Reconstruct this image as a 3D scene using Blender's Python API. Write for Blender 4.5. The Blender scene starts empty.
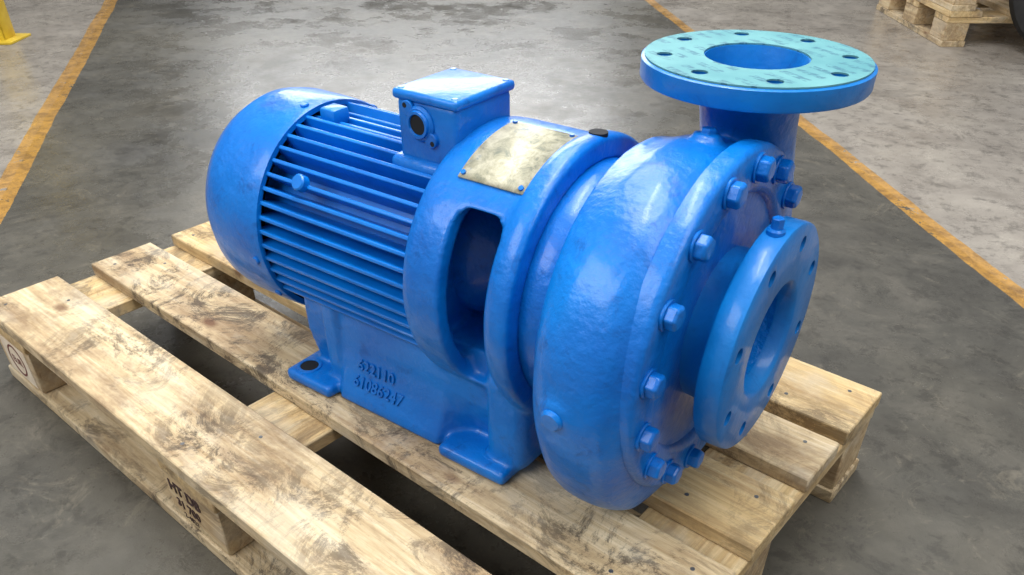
import bpy, bmesh, random
from math import *
from mathutils import Vector, Matrix
random.seed(4)
scene=bpy.context.scene
try:
    scene.view_settings.view_transform='Standard'
    scene.view_settings.look='None'
except Exception: pass
COL=scene.collection
# ------------------------------------------------------------------ materials
def lin(c): return tuple(((v/255)/12.92 if v/255<=.04045 else ((v/255+.055)/1.055)**2.4) for v in c)+(1,)
class NT:
    def __init__(s,name):
        s.m=bpy.data.materials.new(name);s.m.use_nodes=True
        s.t=s.m.node_tree;s.b=s.t.nodes['Principled BSDF']
    def n(s,typ): return s.t.nodes.new(typ)
    def l(s,a,b): s.t.links.new(a,b)
    def math(s,op,a,b=None,clamp=False):
        x=s.t.nodes.new('ShaderNodeMath');x.operation=op;x.use_clamp=clamp
        for i,v in enumerate((a,b)):
            if v is None: continue
            if hasattr(v,'is_linked'): s.l(v,x.inputs[i])
            else: x.inputs[i].default_value=v
        return x.outputs[0]
    def noise(s,vec,scale,detail=4,rough=.55,dist=0):
        x=s.t.nodes.new('ShaderNodeTexNoise');x.inputs['Scale'].default_value=scale;x.inputs['Detail'].default_value=detail
        x.inputs['Roughness'].default_value=rough;x.inputs['Distortion'].default_value=dist
        if vec is not None: s.l(vec,x.inputs['Vector'])
        return x.outputs[0]
    def ramp(s,f,stops):
        x=s.t.nodes.new('ShaderNodeValToRGB');s.l(f,x.inputs[0]);e=x.color_ramp.elements
        while len(e)<len(stops): e.new(.5)
        for i,(p,c) in enumerate(stops):
            e[i].position=p;e[i].color=c if len(c)==4 else (*c,1)
        return x.outputs[0]
    def mix(s,f,a,b,mode='MIX'):
        x=s.t.nodes.new('ShaderNodeMix');x.data_type='RGBA';x.blend_type=mode
        for idx,v in ((0,f),(6,a),(7,b)):
            if hasattr(v,'is_linked'): s.l(v,x.inputs[idx])
            else: x.inputs[idx].default_value=v
        return x.outputs[2]
    def bump(s,h,st,d=.002):
        x=s.t.nodes.new('ShaderNodeBump');x.inputs['Strength'].default_value=st;x.inputs['Distance'].default_value=d
        s.l(h,x.inputs['Height']);s.l(x.outputs[0],s.b.inputs['Normal'])
def blue(name,c1,c2,rough=.22,bs=.35,wear=.5):
    N=NT(name);tc=N.n('ShaderNodeTexCoord').outputs['Object']
    n1=N.noise(tc,9,4);n2=N.noise(tc,60,4,.65);n3=N.noise(tc,30,8,.75,.6)
    base=N.ramp(n1,[(.3,c1),(.7,c2)])
    base=N.mix(N.math('MULTIPLY',N.ramp(n3,[(.56,(0,0,0)),(.66,(1,1,1))]),wear),base,lin((0,68,142)))
    chip=N.noise(tc,75,6,.8)
    base=N.mix(N.math('MULTIPLY',N.ramp(chip,[(.67,(0,0,0)),(.70,(1,1,1))]),wear*.9),base,lin((8,48,90)))
    N.l(base,N.b.inputs['Base Color'])
    N.l(N.ramp(n3,[(.3,(rough,)*3),(.7,(rough+.2,)*3)]),N.b.inputs['Roughness'])
    N.b.inputs['Specular IOR Level'].default_value=.32
    N.b.inputs['Coat Weight'].default_value=.28;N.b.inputs['Coat Roughness'].default_value=.13
    h=N.math('ADD',N.math('MULTIPLY',N.noise(tc,22,3),1.6),N.math('MULTIPLY',n2,.8))
    N.bump(h,bs,.004);return N.m
BLUE=blue('blue_gloss_paint',lin((0,94,182)),lin((0,118,208)),.28,.55)
BLUE2=blue('blue_flange_paint',lin((0,102,180)),lin((0,124,204)),.36,.25,.3)
BLUEB=blue('blue_bore_paint',lin((0,94,178)),lin((0,122,208)),.22,1.0,.6)
BLUEF=blue('blue_fin_paint',lin((0,92,178)),lin((0,118,210)),.3,.14,.3)
def simple(name,c,rough=.5,metal=0,ns=None,c2=None,bs=0):
    N=NT(name);N.b.inputs['Roughness'].default_value=rough;N.b.inputs['Metallic'].default_value=metal
    tc=N.n('ShaderNodeTexCoord').outputs['Object'];n1=N.noise(tc,ns or 20,4)
    N.l(N.ramp(n1,[(.35,c),(.7,c2 or c)]),N.b.inputs['Base Color'])
    if bs:N.bump(n1,bs)
    return N.m
DARK=simple('recess_shade_black',lin((6,10,16)),.8)  # near-black colour painting the shade inside holes and gaps
INK=simple('stamp_ink',lin((64,44,40)),.8)
INKR=simple('stamp_ink_brown',lin((104,50,44)),.8)
PALE=simple('pale_sawn_end',lin((206,190,168)),.8,0,40,lin((224,212,192)))
RUB=simple('tyre_rubber',lin((18,18,19)),.7,0,30,lin((34,33,32)))
STEEL=simple('grey_steel',lin((110,112,115)),.4,.7)
WALL=simple('wall_paint',lin((150,150,146)),.8,0,2,lin((176,175,170)))
YEL=simple('yellow_paint',lin((200,165,30)),.45,0,12,lin((225,195,60)))
def plate():
    N=NT('nameplate_metal');tc=N.n('ShaderNodeTexCoord').outputs['Object']
    n=N.noise(tc,55,8,.75,.5)
    base=N.ramp(n,[(.36,lin((122,126,112))),(.48,lin((168,164,140))),(.66,lin((204,200,178)))])
    sp=N.noise(tc,24,8,.8)
    base=N.mix(N.math('MULTIPLY',N.ramp(sp,[(.6,(0,0,0)),(.64,(1,1,1))]),.5),base,lin((60,104,136)))
    N.l(base,N.b.inputs['Base Color'])
    N.b.inputs['Roughness'].default_value=.5;N.b.inputs['Metallic'].default_value=.1;N.bump(n,.2,.001);return N.m
PLATE=plate()
def gasket():
    N=NT('gasket_teal');tc=N.n('ShaderNodeTexCoord').outputs['Object']
    mp=N.n('ShaderNodeMapping');N.l(tc,mp.inputs[0]);mp.inputs['Rotation'].default_value=(0,0,.5);mp.inputs['Scale'].default_value=(110,420,1)
    v=N.noise(mp.outputs[0],1,2)
    w=N.n('ShaderNodeTexWave');w.inputs['Scale'].default_value=16;w.bands_direction='Y'
    mp2=N.n('ShaderNodeMapping');N.l(tc,mp2.inputs[0]);mp2.inputs['Rotation'].default_value=(0,0,.5);N.l(mp2.outputs[0],w.inputs[0])
    band=N.math('GREATER_THAN',w.outputs['Fac'],.55)
    w2=N.n('ShaderNodeTexWave');w2.inputs['Scale'].default_value=5;w2.bands_direction='X';N.l(mp2.outputs[0],w2.inputs[0])
    dk=N.math('MULTIPLY',N.math('MULTIPLY',N.math('GREATER_THAN',v,.5),band),N.math('GREATER_THAN',w2.outputs['Fac'],.3))
    base=N.ramp(N.noise(tc,14,4),[(.3,lin((72,134,142))),(.7,lin((98,156,160)))])
    N.l(N.mix(N.math('MULTIPLY',dk,.7),base,lin((26,84,110))),N.b.inputs['Base Color'])
    N.b.inputs['Roughness'].default_value=.6;return N.m
GASK=gasket()
def wood(name,ca,cb,cc,stain=.5):
    N=NT(name);tc=N.n('ShaderNodeTexCoord').outputs['Object'];oi=N.n('ShaderNodeObjectInfo')
    add=N.n('ShaderNodeVectorMath');add.operation='ADD';N.l(tc,add.inputs[0])
    sc=N.n('ShaderNodeVectorMath');sc.operation='SCALE';sc.inputs[0].default_value=(7,13,3);N.l(oi.outputs['Random'],sc.inputs['Scale']);N.l(sc.outputs[0],add.inputs[1])
    P=add.outputs[0]
    def mapped(s):
        mp=N.n('ShaderNodeMapping');N.l(P,mp.inputs[0]);mp.inputs['Scale'].default_value=s;return mp.outputs[0]
    g=N.noise(mapped((1.6,26,26)),2.2,6,.6,1.2)
    fine=N.noise(mapped((6,160,160)),2,4,.7)
    col=N.ramp(g,[(.3,ca),(.5,cb),(.68,cc)])
    col=N.mix(N.math('MULTIPLY',N.ramp(fine,[(.45,(0,0,0)),(.7,(1,1,1))]),.32),col,lin((136,112,84)))
    s1=N.noise(mapped((2.2,6,6)),1.8,9,.72)
    col=N.mix(N.math('MULTIPLY',N.ramp(s1,[(.47,(0,0,0)),(.62,(1,1,1))]),stain*.85),col,lin((128,102,74)))
    s2=N.noise(P,9,12,.86,.8)
    patch=N.ramp(N.noise(mapped((1.5,3,3)),1.6,3,.5),[(.40,(.2,.2,.2)),(.56,(1,1,1))])
    col=N.mix(N.math('MULTIPLY',N.math('MULTIPLY',N.ramp(s2,[(.49,(0,0,0)),(.56,(1,1,1))]),patch),stain),col,lin((60,49,40)))
    s3=N.noise(mapped((3,5,5)),2.3,6,.6)
    col=N.mix(N.math('MULTIPLY',N.ramp(s3,[(.5,(0,0,0)),(.62,(1,1,1))]),.3),col,lin((204,196,178)))
    vo=N.n('ShaderNodeTexVoronoi');vo.inputs['Scale'].default_value=1
    N.l(mapped((5,9,9)),vo.inputs['Vector'])
    col=N.mix(N.math('MULTIPLY',N.ramp(vo.outputs['Distance'],[(.07,(1,1,1)),(.13,(0,0,0))]),.75),col,lin((92,54,32)))
    N.l(col,N.b.inputs['Base Color']);N.b.inputs['Roughness'].default_value=.8
    N.bump(N.math('ADD',g,N.math('MULTIPLY',s2,.4)),.5,.003);return N.m
WOOD=wood('pallet_wood',lin((170,144,106)),lin((200,178,140)),lin((220,202,168)),.85)
WOODY=wood('pallet_wood_fresh',lin((182,150,100)),lin((210,182,132)),lin((224,202,158)),.6)
WOODD=wood('pallet_block_wood',lin((156,128,92)),lin((194,168,128)),lin((208,188,150)),.5)
# ------------------------------------------------------------------ mesh helpers
def new(name,verts,faces,mat=None,parent=None,smooth=True,angle=35):
    me=bpy.data.meshes.new(name);me.from_pydata([tuple(v) for v in verts],[],faces);me.update()
    return fin(name,me,mat,parent,smooth,angle)
def fin(name,me,mat,parent,smooth=True,angle=35):
    bm=bmesh.new();bm.from_mesh(me)
    bmesh.ops.remove_doubles(bm,verts=bm.verts,dist=1e-6)
    bmesh.ops.recalc_face_normals(bm,faces=bm.faces)
    if smooth:
        for f in bm.faces:f.smooth=True
        for e in bm.edges:
            if len(e.link_faces)==2 and e.calc_face_angle(0)>radians(angle): e.smooth=False
    bm.to_mesh(me);bm.free()
    o=bpy.data.objects.new(name,me);COL.objects.link(o)
    if mat: me.materials.append(mat)
    if parent:o.parent=parent
    return o
def empty(name,loc=(0,0,0),rz=0):
    e=bpy.data.objects.new(name,None);COL.objects.link(e);e.location=loc;e.rotation_euler=(0,0,rz);e.empty_display_size=.1;return e
def lathe(name,prof,mat=None,parent=None,seg=96,axis='X',c=(0,0,0),closed=False,rf=None,angle=35):
    V=[];F=[];n=len(prof)
    for i in range(seg):
        t=2*pi*i/seg
        for (a,r) in prof:
            rr=rf(t,a,r) if rf else r
            y,z=rr*cos(t),rr*sin(t)
            if axis=='X':V.append((c[0]+a,c[1]+y,c[2]+z))
            elif axis=='Z':V.append((c[0]+y,c[1]+z,c[2]+a))
            else:V.append((c[0]+y,c[1]+a,c[2]+z))
    m=n if closed else n-1
    for i in range(seg):
        j=(i+1)%seg
        for k in range(m):
            k2=(k+1)%n
            F.append((i*n+k,j*n+k,j*n+k2,i*n+k2))
    o=new(name,V,F,mat,parent,True,angle)
    bm=bmesh.new();bm.from_mesh(o.data)
    bmesh.ops.dissolve_degenerate(bm,dist=1e-6,edges=bm.edges)
    bmesh.ops.recalc_face_normals(bm,faces=bm.faces);bm.to_mesh(o.data);bm.free()
    return o
def box(name,lo,hi,mat=None,parent=None,bev=.003,seg=2,mtx=None):
    bm=bmesh.new();bmesh.ops.create_cube(bm,size=1)
    for v in bm.verts:
        v.co=Vector([(lo[i]+hi[i])/2+v.co[i]*(hi[i]-lo[i]) for i in range(3)])
    if bev:bmesh.ops.bevel(bm,geom=list(bm.edges),offset=bev,segments=seg,affect='EDGES',profile=.5)
    if mtx:bmesh.ops.transform(bm,matrix=mtx,verts=bm.verts)
    me=bpy.data.meshes.new(name);bm.to_mesh(me);bm.free()
    return fin(name,me,mat,parent,True,40)
def apply(o):
    dg=bpy.context.evaluated_depsgraph_get();dg.update()
    me=bpy.data.meshes.new_from_object(o.evaluated_get(dg));o.modifiers.clear();o.data=me;return o
def boolean(o,cutters,op='DIFFERENCE'):
    for c in cutters:
        m=o.modifiers.new('b','BOOLEAN');m.object=c;m.operation=op;m.solver='EXACT'
    apply(o)
    for c in cutters:bpy.data.objects.remove(c,do_unlink=True)
    return o
def resmooth(o,angle=35):
    me=o.data;bm=bmesh.new();bm.from_mesh(me)
    for f in bm.faces:f.smooth=True
    for e in bm.edges:
        e.smooth=not(len(e.link_faces)==2 and e.calc_face_angle(0)>radians(angle))
    bm.to_mesh(me);bm.free()
def join(name,objs,mat,parent):
    bm=bmesh.new()
    for o in objs:
        me=o.data.copy();me.transform(o.matrix_basis);bm.from_mesh(me)
    me=bpy.data.meshes.new(name);bm.to_mesh(me);bm.free()
    for o in objs:bpy.data.objects.remove(o,do_unlink=True)
    o=bpy.data.objects.new(name,me);COL.objects.link(o);me.materials.clear();me.materials.append(mat);o.parent=parent
    return o
def remesh(o,vox=.0035,it=8,mat=None):
    m=o.modifiers.new('r','REMESH');m.mode='VOXEL';m.voxel_size=vox;m.use_smooth_shade=True
    s=o.modifiers.new('s','SMOOTH');s.iterations=it;s.factor=.5
    apply(o);o.data.materials.clear();o.data.materials.append(mat)
    for p in o.data.polygons:p.use_smooth=True
    return o
def cyl(name,p0,p1,r,mat=None,parent=None,seg=32,bev=0):
    p0=Vector(p0);p1=Vector(p1);d=p1-p0;L=d.length
    b=bev
    prof=[(0,0),(0,r-b),(b,r),(L-b,r),(L,r-b),(L,0)] if b else [(0,0),(0,r),(L,r),(L,0)]
    o=lathe(name,prof,mat,parent,seg,'Z')
    q=d.to_track_quat('Z','Y').to_matrix().to_4x4();o.data.transform(Matrix.Translation(p0)@q);return o
# ------------------------------------------------------------------ camera
cd=bpy.data.cameras.new('camera');cam=bpy.data.objects.new('camera',cd);COL.objects.link(cam);scene.camera=cam
a=radians(53.8);q=radians(37.2)
Fh=Vector((-cos(a),sin(a),0));R=Vector((sin(a),cos(a),0));Z=Vector((0,0,1))
F=Fh*cos(q)-Z*sin(q);U=Fh*sin(q)+Z*cos(q)
M=Matrix((R,U,-F)).transposed().to_4x4();M.translation=Vector((.203,-.755,.474));cam.matrix_world=M
cd.sensor_width=36;cd.lens=791/1024*36;cd.shift_y=113/1024;cd.clip_start=.02;cd.clip_end=100
ZP=-.24;ZF=-.397
# ------------------------------------------------------------------ PUMP
pump=empty('centrifugal_pump')
def Rout(t):
    d=degrees(t)%360
    pts=[(0,.232),(30,.208),(60,.196),(90,.194),(120,.203),(150,.213),(180,.222),(205,.233),(225,.245),(242,.251),(255,.247),(270,.239),(300,.238),(330,.236),(360,.232)]
    for (a0,r0),(a1,r1) in zip(pts,pts[1:]):
        if a0<=d<=a1:
            s=(d-a0)/(a1-a0);return r0+(r1-r0)*s
def rf(t,a,r):
    if r<.18:return r
    return r+(Rout(t)-.22)*min(1,max(0,(r-.185)/.025))
prof=[(-.066,0),(-.066,.12),(-.066,.190),(-.07,.197),(-.076,.203),(-.084,.211),(-.095,.2165),(-.112,.2195),(-.128,.22),(-.145,.2185),(-.16,.213),(-.172,.204),(-.182,.19),(-.189,.172),(-.194,.155),(-.197,.14),(-.212,.135),(-.212,0)]
vol=lathe('v',prof,None,None,144,'X',rf=rf)
V=[];Fc=[]
rings=[(-.06,.170,.058,.066),(0,.182,.060,.062),(.06,.182,.060,.060),(.10,.176,.058,.058),(.14,.164,.0555,.056),(.17,.154,.055,.0555),(.195,.146,.056,.056),(.212,.142,.060,.060),(.222,.142,.070,.070),(.235,.142,.07,.07),(.235,.142,.052,.052),(.19,.146,.048,.048),(.14,.164,.046,.046),(.11,.17,.044,.044)]
ns=48
for (z,yc,rx,ry) in rings:
    for i in range(ns):
        t=2*pi*i/ns;V.append((-.122+rx*cos(t),yc+ry*sin(t),z))
for k in range(len(rings)-1):
    for i in range(ns):
        j=(i+1)%ns;Fc.append((k*ns+i,k*ns+j,(k+1)*ns+j,(k+1)*ns+i))
Fc.append(tuple(range(ns))[::-1]);Fc.append(tuple((len(rings)-1)*ns+i for i in range(ns)))
neck=new('n',V,Fc)
def pol(x,deg,r): return (x,r*cos(radians(deg)),r*sin(radians(deg)))
boss=cyl('pb',pol(-.135,187,.19),pol(-.135,187,.2265),.019,seg=32)
boss2=cyl('pb2',pol(-.118,82,.17),pol(-.118,82,.2015),.016,seg=32)
casing=join('volute_casing',[vol,neck,boss,boss2],BLUE,pump);remesh(casing,.0035,9,BLUE)
cyl('drain_plug',pol(-.135,187,.222),pol(-.135,187,.2310),.0130,BLUE,pump,24,.003)
cyl('vent_plug',pol(-.118,82,.198),pol(-.118,82,.206),.0085,BLUE,pump,6,.001)
cov=lathe('suction_cover',[(-.09,.085),(-.100,.10),(-.100,.127),(-.090,.139),(-.064,.149),(-.059,.153),(-.0575,.158),(-.0575,.194),(-.0600,.1985),(-.066,.2005),(-.082,.2005),(-.082,.08)],BLUE,pump,128,closed=True,angle=50)
for k in range(16):
    t=2*pi*(k+.5)/16+radians(3.5)
    y,z=.1785*cos(t),.1785*sin(t)
    lathe('washer',[(-.058,0),(-.058,.0155),(-.0555,.016),(-.0545,.0152),(-.0545,0)],BLUE,pump,24,c=(0,y,z))
    h=lathe('cover_bolt',[(-.0555,0),(-.0555,.0135),(-.0455,.0135),(-.0425,.0115),(-.0415,0)],BLUE,pump,6,c=(0,y,z),angle=25)
    h.data.transform(Matrix.Translation((0,y,z))@Matrix.Rotation(random.random()*1.,4,'X')@Matrix.Translation((0,-y,-z)))
    bv=h.modifiers.new('b','BEVEL');bv.width=.0014;bv.segments=2
for k in range(6):
    t=2*pi*(k+.2)/6
    box('cover_rib',(-.098,.080,-.006),(-.068,.150,.006),BLUE,pump,.003,2,Matrix.Rotation(t,4,'X'))
YS=.006
suc=lathe('suction_flange',[(-.020,.061),(-.006,.063),(-.001,.067),(0,.070),(0,.127),(-.002,.130),(-.006,.131),(-.026,.131),(-.029,.1285),(-.030,.11),(-.033,.100),(-.045,.090),(-.07,.088),(-.09,.094),(-.135,.1),(-.135,.090),(-.09,.075),(-.045,.070),(-.02,.070)],BLUE2,pump,128,closed=True,angle=40,c=(0,YS,0))
cut=[]
for k in range(8):
    t=2*pi*(k+.5)/8+radians(4);y,z=.108*cos(t)+YS,.108*sin(t)
    cut.append(cyl('c',(-.034,y,z),(.01,y,z),.0088,seg=24))
boolean(suc,cut);resmooth(suc,40);suc.data.materials.clear();suc.data.materials.append(BLUE2)
lathe('suction_bore',[(-.125,0),(-.124,.035),(-.115,.049),(-.10,.056),(-.06,.059),(-.019,.0612)],BLUEB,pump,96,c=(0,YS,0))
lathe('impeller_eye',[(-.124,0),(-.124,.016),(-.108,.014),(-.098,.009),(-.096,0)],BLUE2,pump,24,c=(0,YS,0))
for k in range(5):
    t=2*pi*k/5
    box('impeller_vane',(-.125,.008,-.002),(-.108,.05,.002),BLUE2,pump,.001,1,Matrix.Translation((0,YS,0))@Matrix.Rotation(t,4,'X')@Matrix.Rotation(.4,4,'Y'))
cyl('gauge_plug',(-.016,-.010,.126),(-.016,-.010,.146),.0065,BLUE,pump,6,.001)
cyl('gauge_plug_collar',(-.016,-.010,.124),(-.016,-.010,.135),.0095,BLUE,pump,24,.002)
dc=(-.122,.142,0)
dis=lathe('discharge_flange',[(.222,.050),(.250,.0555),(.250,.1225),(.2485,.125),(.230,.125),(.2275,.1235),(.2265,.085),(.222,.068)],BLUE2,pump,128,'Z',c=dc,closed=True,angle=40)
gk=lathe('flange_gasket',[(.2503,.057),(.2520,.057),(.2520,.1215),(.2503,.1215)],GASK,pump,128,'Z',c=dc,closed=True)
cut=[];cut2=[]
for k in range(8):
    t=2*pi*(k+.5)/8+radians(10);x,y=dc[0]+.1*cos(t),dc[1]+.1*sin(t)
    cut.append(cyl('c',(x,y,.2),(x,y,.3),.0095,seg=24));cut2.append(cyl('c',(x,y,.2),(x,y,.3),.0088,seg=24))
boolean(dis,cut);resmooth(dis,40);boolean(gk,cut2);resmooth(gk,40)
# lantern bracket casting
lan=lathe('l',[(-.395,0),(-.395,.155),(-.390,.166),(-.380,.170),(-.36,.171),(-.265,.171),(-.258,.175),(-.250,.178),(-.236,.178),(-.230,.174),(-.230,.150),(-.250,.148),(-.375,.150),(-.380,.14),(-.380,0)],None,None,128,'X',closed=False)
c1=box('c',(-.332,-.3,-.108),(-.266,-.03,.118),None,None,.02,4)
c2=box('c',(-.332,.03,-.108),(-.266,.3,.118),None,None,.02,4)
boolean(lan,[c1,c2])
st=[(-.645,.1),(-.60,0),(-.585,.25),(-.562,1),(-.375,1),(-.352,.3),(-.335,0),(-.262,0)]
V=[];Fc=[]
for (x,f) in st:
    half=[(.112,-.075),(.118,-.12),(.116+.004*f,-.16),(.108+.018*f,-.19),(.101+.034*f,-.212),(.099+.042*f,-.224),(.099+.045*f,ZP)]
    pr=[(-y,z) for y,z in half]+[(y,z) for y,z in half[::-1]]
    V+=[(x,y,z) for y,z in pr];npf=len(pr)
for k in range(len(st)-1):
    for i in range(npf):
        j=(i+1)%npf;Fc.append((k*npf+i,k*npf+j,(k+1)*npf+j,(k+1)*npf+i))
Fc.append(tuple(range(npf)));Fc.append(tuple((len(st)-1)*npf+i for i in range(npf))[::-1])
sad=new('s',V,Fc)
pads=[]
for sy in (-1,1):
    for xa,xb in ((-.667,-.572),(-.362,-.250)):
        pads.append(box('p',(xa,min(sy*.06,sy*.157),ZP),(xb,max(sy*.06,sy*.157),ZP+.020),None,None,.006,3))
    pads.append(box('p',(-.600,min(sy*.08,sy*.126),-.235),(-.570,max(sy*.08,sy*.126),-.09),None,None,.006,3))
pier=box('q',(-.30,-.135,-.235),(-.236,.135,-.08),None,None,.02,3)
br=join('motor_bracket',[lan,sad]+pads+[pier],BLUE,pump);remesh(br,.0036,6,BLUE)
for sy in (-1,1):
    for hx,hy in ((-.6405,.130),(-.2876,.121)):
        lathe('foot_hole_rim',[(ZP+.019,.0135),(ZP+.0215,.0145),(ZP+.0215,.0185),(ZP+.018,.020)],BLUE,pump,32,'Z',c=(hx,sy*hy,0))
        lathe('foot_hole_shade',[(ZP+.0205,0),(ZP+.0208,.0138)],DARK,pump,32,'Z',c=(hx,sy*hy,0))  # black disc on the solid pad, paints the shade in the bolt hole
def text(name,s,size,loc,rot,mat,parent,ext=.0012,al='LEFT',bev=0):
    cu=bpy.data.curves.new(name,'FONT');cu.body=s;cu.size=size;cu.extrude=ext;cu.align_x=al;cu.bevel_depth=bev
    o=bpy.data.objects.new(name,cu);COL.objects.link(o)
    dg=bpy.context.evaluated_depsgraph_get();me=bpy.data.meshes.new_from_object(o.evaluated_get(dg));bpy.data.objects.remove(o,do_unlink=True)
    o=bpy.data.objects.new(name,me);COL.objects.link(o);me.materials.clear();me.materials.append(mat);o.location=loc;o.rotation_euler=rot;o.parent=parent;return o
text('cast_number','622110',.024,(-.535,-.1240,-.184),(radians(78),0,0),BLUE,pump,.0032,bev=.0005)
text('cast_number','61086247',.024,(-.540,-.1335,-.209),(radians(64),0,0),BLUE,pump,.0032,bev=.0005)
lathe('shaft_seal_housing',[(-.38,0),(-.38,.085),(-.36,.08),(-.33,.05),(-.30,.035),(-.26,.035),(-.25,.06),(-.215,.10),(-.21,0)],BLUE,pump,64)
lathe('casing_rear_ring',[(-.238,.10),(-.238,.149),(-.232,.151),(-.212,.151),(-.205,.148),(-.190,.145),(-.190,.10)],BLUE,pump,96,angle=60)
cyl('lifting_hole_shade',(-.243,.018,.165),(-.243,.0185,.1785),.011,DARK,pump,24)  # dark plug, no cut: hole's inner shade put into its colour
V=[];Fc=[];n=16
for i in range(n+1):
    t=radians(88+i*(126-88)/n)
    for x in (-.350,-.261):
        V.append((x,.1735*cos(t),.1735*sin(t)))
for i in range(n):Fc.append((2*i,2*i+1,2*i+3,2*i+2))
npl=new('nameplate',V,Fc,PLATE,pump);sm=npl.modifiers.new('s','SOLIDIFY');sm.thickness=.002
for x in (-.345,-.266):
    for dg_ in (90,124):
        t=radians(dg_);cyl('nameplate_rivet',(x,.172*cos(t),.172*sin(t)),(x,.176*cos(t),.176*sin(t)),.003,BLUE,pump,12)
# ------------------------------------------------------------------ MOTOR
mz=-.015
lathe('stator_body',[(-.70,0),(-.70,.118),(-.392,.118),(-.39,0)],BLUEF,pump,96,c=(0,0,mz))
bm=bmesh.new()
fa=[];d=-32
while d<=214:
    fa.append(d);d+=7.6
for d in fa:
    t=radians(d)
    ro=.142 if 76<d<104 else .1515
    r=bmesh.ops.create_cube(bm,size=1)
    for v in r['verts']:
        c=v.co.copy();x=-.676 if c.x<0 else -.392
        rr=.111 if c.y<0 else ro
        th=(.0045 if rr<.13 else .0027)*(1 if c.z>0 else -1)
        y,z=rr,th
        v.co=Vector((x,y*cos(t)-z*sin(t),y*sin(t)+z*cos(t)+mz))
me=bpy.data.meshes.new('cooling_fins');bm.to_mesh(me);bm.free()
fo=fin('cooling_fins',me,BLUEF,pump,False);bv=fo.modifiers.new('b','BEVEL');bv.width=.0014;bv.segments=2
cyl('motor_boss',(-.60,-.115,.075),(-.60,-.127,.083),.011,BLUEF,pump,20,.002)
box('motor_boss',(-.655,-.028,.12),(-.625,.002,.143),BLUEF,pump,.005)
lathe('fan_cowl',[(-.668,.148),(-.668,.1555),(-.672,.157),(-.70,.158),(-.750,.158),(-.775,.154),(-.797,.142),(-.812,.122),(-.818,.09),(-.818,0)],BLUE,pump,128,c=(0,0,mz),angle=60)
lathe('cowl_gap_shade',[(-.668,.155),(-.68,.14),(-.70,.116)],DARK,pump,96,c=(0,0,mz))  # dark ring closing the air gap, its shade painted as colour
for dd in (50,100,190,215):
    t=radians(dd);y,z=.156*cos(t),.156*sin(t)+mz
    cyl('cowl_screw',(-.682,y,z),(-.682,y*1.03,z+.03*(z-mz)),.006,BLUE,pump,12,.001)
tb=box('terminal_box',(-.476,-.062,.09),(-.382,.046,.198),BLUE,pump,.009,3)
box('terminal_box_lid',(-.479,-.065,.194),(-.379,.049,.206),BLUE,pump,.005,3)
box('terminal_box_base',(-.486,-.072,.095),(-.376,.058,.128),BLUE,pump,.010,3)
cz=.171;cx=-.437
lathe('cable_entry_flange',[(-.067,0),(-.067,.018),(-.064,.021),(-.058,.021)],BLUE,pump,40,'Y',c=(cx,0,cz))
lathe('cable_entry_shade',[(-.0675,0),(-.0677,.0115)],DARK,pump,32,'Y',c=(cx,0,cz))  # dark disc on the closed box face, painted shade of the opening
lathe('cable_entry_ring',[(-.067,.0115),(-.070,.0125),(-.070,.0155),(-.067,.0165)],BLUE,pump,32,'Y',c=(cx,0,cz))
for sx_ in (-1,1):
    ex,ez=cx+sx_*.017,cz+sx_*-.016
    cyl('entry_ear',(ex,-.056,ez),(ex,-.0665,ez),.009,BLUE,pump,20,.001)
    cyl('entry_screw_shade',(ex+sx_*.003,-.060,ez-sx_*.003),(ex+sx_*.003,-.067,ez-sx_*.003),.003,DARK,pump,12)  # small dark plugs painting the shade of the screw holes
for x in (-.470,-.388):
    for y in (-.056,.040):
        cyl('lid_screw',(x,y,.200),(x,y,.2068),.0045,BLUE,pump,16,.001)
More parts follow.
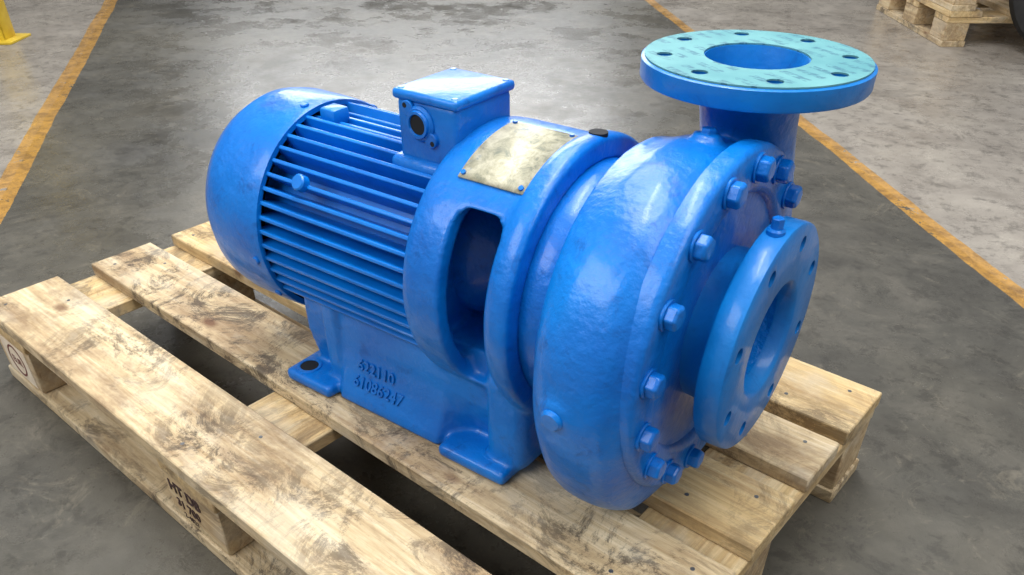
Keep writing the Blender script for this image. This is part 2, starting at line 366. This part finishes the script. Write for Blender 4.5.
# ------------------------------------------------------------------ PALLET
def pallet(name,loc,rz,L,W,boards,H0,lo,mats,stamps=False):
    e=empty(name,loc,rz);x0,y0=lo;tb=.024
    def b(nm,l,h,mat,long='x'):
        cx,cy,cz=[(l[i]+h[i])/2 for i in range(3)]
        if long=='x':
            o=box(nm,(l[0]-cx,l[1]-cy,l[2]-cz),(h[0]-cx,h[1]-cy,h[2]-cz),mat,e,.002,1);o.location=(cx,cy,cz)
        else:
            o=box(nm,(l[1]-cy,l[0]-cx,l[2]-cz),(h[1]-cy,h[0]-cx,h[2]-cz),mat,e,.002,1);o.location=(cx,cy,cz);o.rotation_euler=(0,0,pi/2)
    for i,(a0,a1) in enumerate(boards):
        j=random.uniform(-.004,.004)
        b('deck_board_%d'%i,(x0+j,y0+a0,-tb),(x0+L+j*.5,y0+a1,0),mats[i%len(mats)],'x')
    bw=.15;xs=[x0,x0+L/2-bw/2,x0+L-bw]
    for i,x in enumerate(xs):
        b('cross_board_%d'%i,(x+.003,y0+.002,-2*tb),(x+bw-.003,y0+W-.002,-tb),WOODY,'y')
    for yi,(ya,yb) in enumerate([(0,.105),(W/2-.06,W/2+.06),(W-.105,W)]):
        for i,x in enumerate(xs):
            b('block_%d_%d'%(yi,i),(x+.004,y0+ya+.004,-H0+tb),(x+bw-.004,y0+yb-.004,-2*tb),WOODD,'x')
        b('bottom_board_%d'%yi,(x0,y0+ya,-H0),(x0+L,y0+yb,-H0+tb),WOOD,'x')
    if stamps:
        for i,x in enumerate(xs):
            zc=-H0+tb+(H0-3*tb)/2
            if i==0:
                box('stamp_label',(x+.022,y0+.0028,zc-.038),(x+.128,y0+.0045,zc+.036),PALE,e,0)
                lathe('stamp_ring',[(.0022,.028),(.0022,.032),(.0030,.032),(.0030,.028)],INKR,e,40,'Y',c=(x+.075,y0,zc),closed=True)
                text('stamp_letters','EUR',.022,(x+.075,y0+.0026,zc-.008),(pi/2,0,0),INKR,e,.0003,'CENTER')
            else:
                text('stamp_code','HT DB',.028,(x+.055,y0+.0035,zc+.010),(pi/2,0,0),INK,e,.0003,'CENTER',.0006)
                text('stamp_code','31 700',.022,(x+.055,y0+.0035,zc-.016),(pi/2,0,0),INK,e,.0003,'CENTER',.0004)
                text('stamp_code','2-4821',.014,(x+.055,y0+.0035,zc-.034),(pi/2,0,0),INK,e,.0003,'CENTER')
        for (a0,a1) in boards:
            for x in xs:
                for dx,dy in ((.04,.03),(.11,a1-a0-.03)):
                    lathe('nail',[(-.001,0),(-.001,.003),(.0004,.003),(.0006,0)],STEEL,e,10,'Z',c=(x+dx,y0+a0+dy,0))
    return e
pallet('wooden_pallet',(-.0065,.024,ZP),radians(-4.7),1.317,.789,[(0,.140),(.203,.328),(.372,.487),(.53,.632),(.66,.789)],ZP-ZF,(-1.2485,-.454),[WOOD,WOOD,WOODY,WOOD,WOODY],True)
fl=NT('floor_concrete')
geo=fl.n('ShaderNodeTexCoord').outputs['Object'];sx=fl.n('ShaderNodeSeparateXYZ');fl.l(geo,sx.inputs[0])
def mapg(px,py):
    d=F+R*((px-512)/791)-U*((py-400.5)/791);t=(ZF-.474)/d.z;return Vector((.203,-.755,.474))+d*t
pc=mapg(940,47)
for i in range(2):
    pallet('wooden_pallet.%03d'%(i+1),(pc.x,pc.y,ZF+.144*(i+1)),radians(-54.4),.8,1.2,[(0,.14),(.27,.37),(.53,.67),(.83,.93),(1.06,1.2)] ,.144,(-.8,0),[WOODY,WOOD])
def sdist(pa,pb):
    A=mapg(*pa);B=mapg(*pb);d=(B-A).normalized();n=(-d.y,d.x)
    c=n[0]*A.x+n[1]*A.y
    return fl.math('SUBTRACT',fl.math('ADD',fl.math('MULTIPLY',sx.outputs[0],n[0]),fl.math('MULTIPLY',sx.outputs[1],n[1])),c)
wob=fl.math('MULTIPLY',fl.math('SUBTRACT',fl.noise(geo,2.5,5,.6),.5),.03)
dL=fl.math('ADD',sdist((112,0),(0,200)),wob);dR=fl.math('ADD',sdist((650,0),(1024,300)),wob)
n_big=fl.noise(geo,.9,6,.6,.4);n_mid=fl.noise(geo,4.5,9,.72,.5);n_fine=fl.noise(geo,70,4,.7);n_sp=fl.noise(geo,22,8,.8,.3)
dark=fl.ramp(n_mid,[(.3,lin((60,58,54))),(.5,lin((78,76,70))),(.72,lin((100,96,88)))])
dark=fl.mix(fl.ramp(n_big,[(.42,(0,0,0)),(.62,(.5,.5,.5))]),dark,lin((104,99,87)))
light=fl.ramp(n_mid,[(.28,lin((122,115,107))),(.5,lin((150,143,134))),(.75,lin((172,165,154)))])
C0=mapg(512,300)
def sgn(pa,pb,pt):
    A=mapg(*pa);B=mapg(*pb);d=(B-A).normalized();return 1 if (-d.y*(pt.x-A.x)+d.x*(pt.y-A.y))>0 else -1
sL=sgn((112,0),(0,200),C0);sR=sgn((650,0),(1024,300),C0)
mL=fl.math('LESS_THAN',fl.math('MULTIPLY',dL,sL),0.);mR=fl.math('LESS_THAN',fl.math('MULTIPLY',dR,sR),0.)
col=fl.mix(fl.math('MAXIMUM',mL,mR),dark,light)
col=fl.mix(fl.math('MULTIPLY',fl.ramp(n_sp,[(.52,(0,0,0)),(.60,(1,1,1))]),.42),col,lin((44,42,39)))
col=fl.mix(fl.math('MULTIPLY',fl.ramp(fl.noise(geo,7,10,.85,1.5),[(.55,(0,0,0)),(.62,(1,1,1))]),.28),col,lin((136,128,112)))
col=fl.mix(fl.math('MULTIPLY',fl.ramp(fl.noise(geo,1.6,8,.8,.8),[(.56,(0,0,0)),(.60,(1,1,1))]),.2),col,lin((48,46,42)))
lm_=fl.math('MAXIMUM',fl.math('LESS_THAN',fl.math('ABSOLUTE',dL),.034),fl.math('LESS_THAN',fl.math('ABSOLUTE',dR),.026))
wear=fl.math('GREATER_THAN',fl.math('ADD',fl.math('MULTIPLY',n_sp,.6),fl.math('MULTIPLY',n_mid,.4)),.42)
col=fl.mix(fl.math('MULTIPLY',fl.math('MULTIPLY',lm_,wear),.85),col,fl.ramp(n_sp,[(.4,lin((196,146,62))),(.62,lin((136,100,50)))]))
fl.l(col,fl.b.inputs['Base Color'])
fl.l(fl.ramp(fl.noise(geo,3,10,.75),[(.38,(.14,)*3),(.62,(.45,)*3)]),fl.b.inputs['Roughness'])
fl.bump(fl.math('ADD',n_sp,fl.math('MULTIPLY',n_fine,.4)),.3,.004)
new('floor',[(-9,-6,ZF),(8,-6,ZF),(8,12,ZF),(-9,12,ZF)],[(0,1,2,3)],fl.m,None,False)
box('wall_left',(-9.1,-6,ZF),(-9,12,ZF+4),WALL,None,0)
box('wall_back',(-9.1,12,ZF),(8,12.1,ZF+4),WALL,None,0)
tp=mapg(1066,56)
ty=empty('vehicle_tyre',(tp.x,tp.y,ZF+.30),radians(5))
lathe('tyre',[(-.10,.19),(-.115,.24),(-.11,.28),(-.085,.298),(-.03,.30),(.03,.30),(.085,.298),(.11,.28),(.115,.24),(.10,.19)],RUB,ty,64,'Y',closed=True)
lathe('rim',[(-.05,0),(-.05,.12),(-.09,.16),(-.095,.19),(.095,.19)],STEEL,ty,48,'Y')
yp=mapg(2,40)
rk=empty('rack_upright',(yp.x,yp.y,ZF),radians(35))
box('base_plate',(-.09,-.09,0),(.09,.09,.01),YEL,rk,.002)
box('post_web',(-.045,-.045,.01),(.045,-.040,1.1),YEL,rk,.001)
box('post_flange_1',(-.045,-.045,.01),(-.040,.045,1.1),YEL,rk,.001)
box('post_flange_2',(.040,-.045,.01),(.045,.045,1.1),YEL,rk,.001)
# ------------------------------------------------------------------ light
w=bpy.data.worlds.new('world');scene.world=w;w.use_nodes=True
w.node_tree.nodes['Background'].inputs[0].default_value=(.98,.99,1,1);w.node_tree.nodes['Background'].inputs[1].default_value=.40
def area(name,loc,target,sx_,sy_,pw,col=(1,1,1)):
    l=bpy.data.lights.new(name,'AREA');l.shape='RECTANGLE';l.size=sx_;l.size_y=sy_;l.energy=pw;l.color=col
    o=bpy.data.objects.new(name,l);COL.objects.link(o);o.location=loc
    o.rotation_euler=(Vector(target)-Vector(loc)).to_track_quat('-Z','Y').to_euler();return o
area('door_daylight',(-5.5,5.5,2.6),(-.3,0,0),4,2.6,230,(.98,.99,1))
area('soft_overhead',(-1.2,.8,3.2),(-.5,0,0),1.5,3.6,125)  # unseen overhead panels added for light, made large to avoid sharp highlights
area('soft_overhead.001',(1.4,-.4,3.2),(0,0,0),1.2,3.6,80)
area('soft_overhead.002',(-1.6,-2.8,2.6),(-.4,0,0),3,1.4,90)
area('ceiling_lamp',(-.6,.3,2.6),(-.5,0,0),.12,1.5,20)
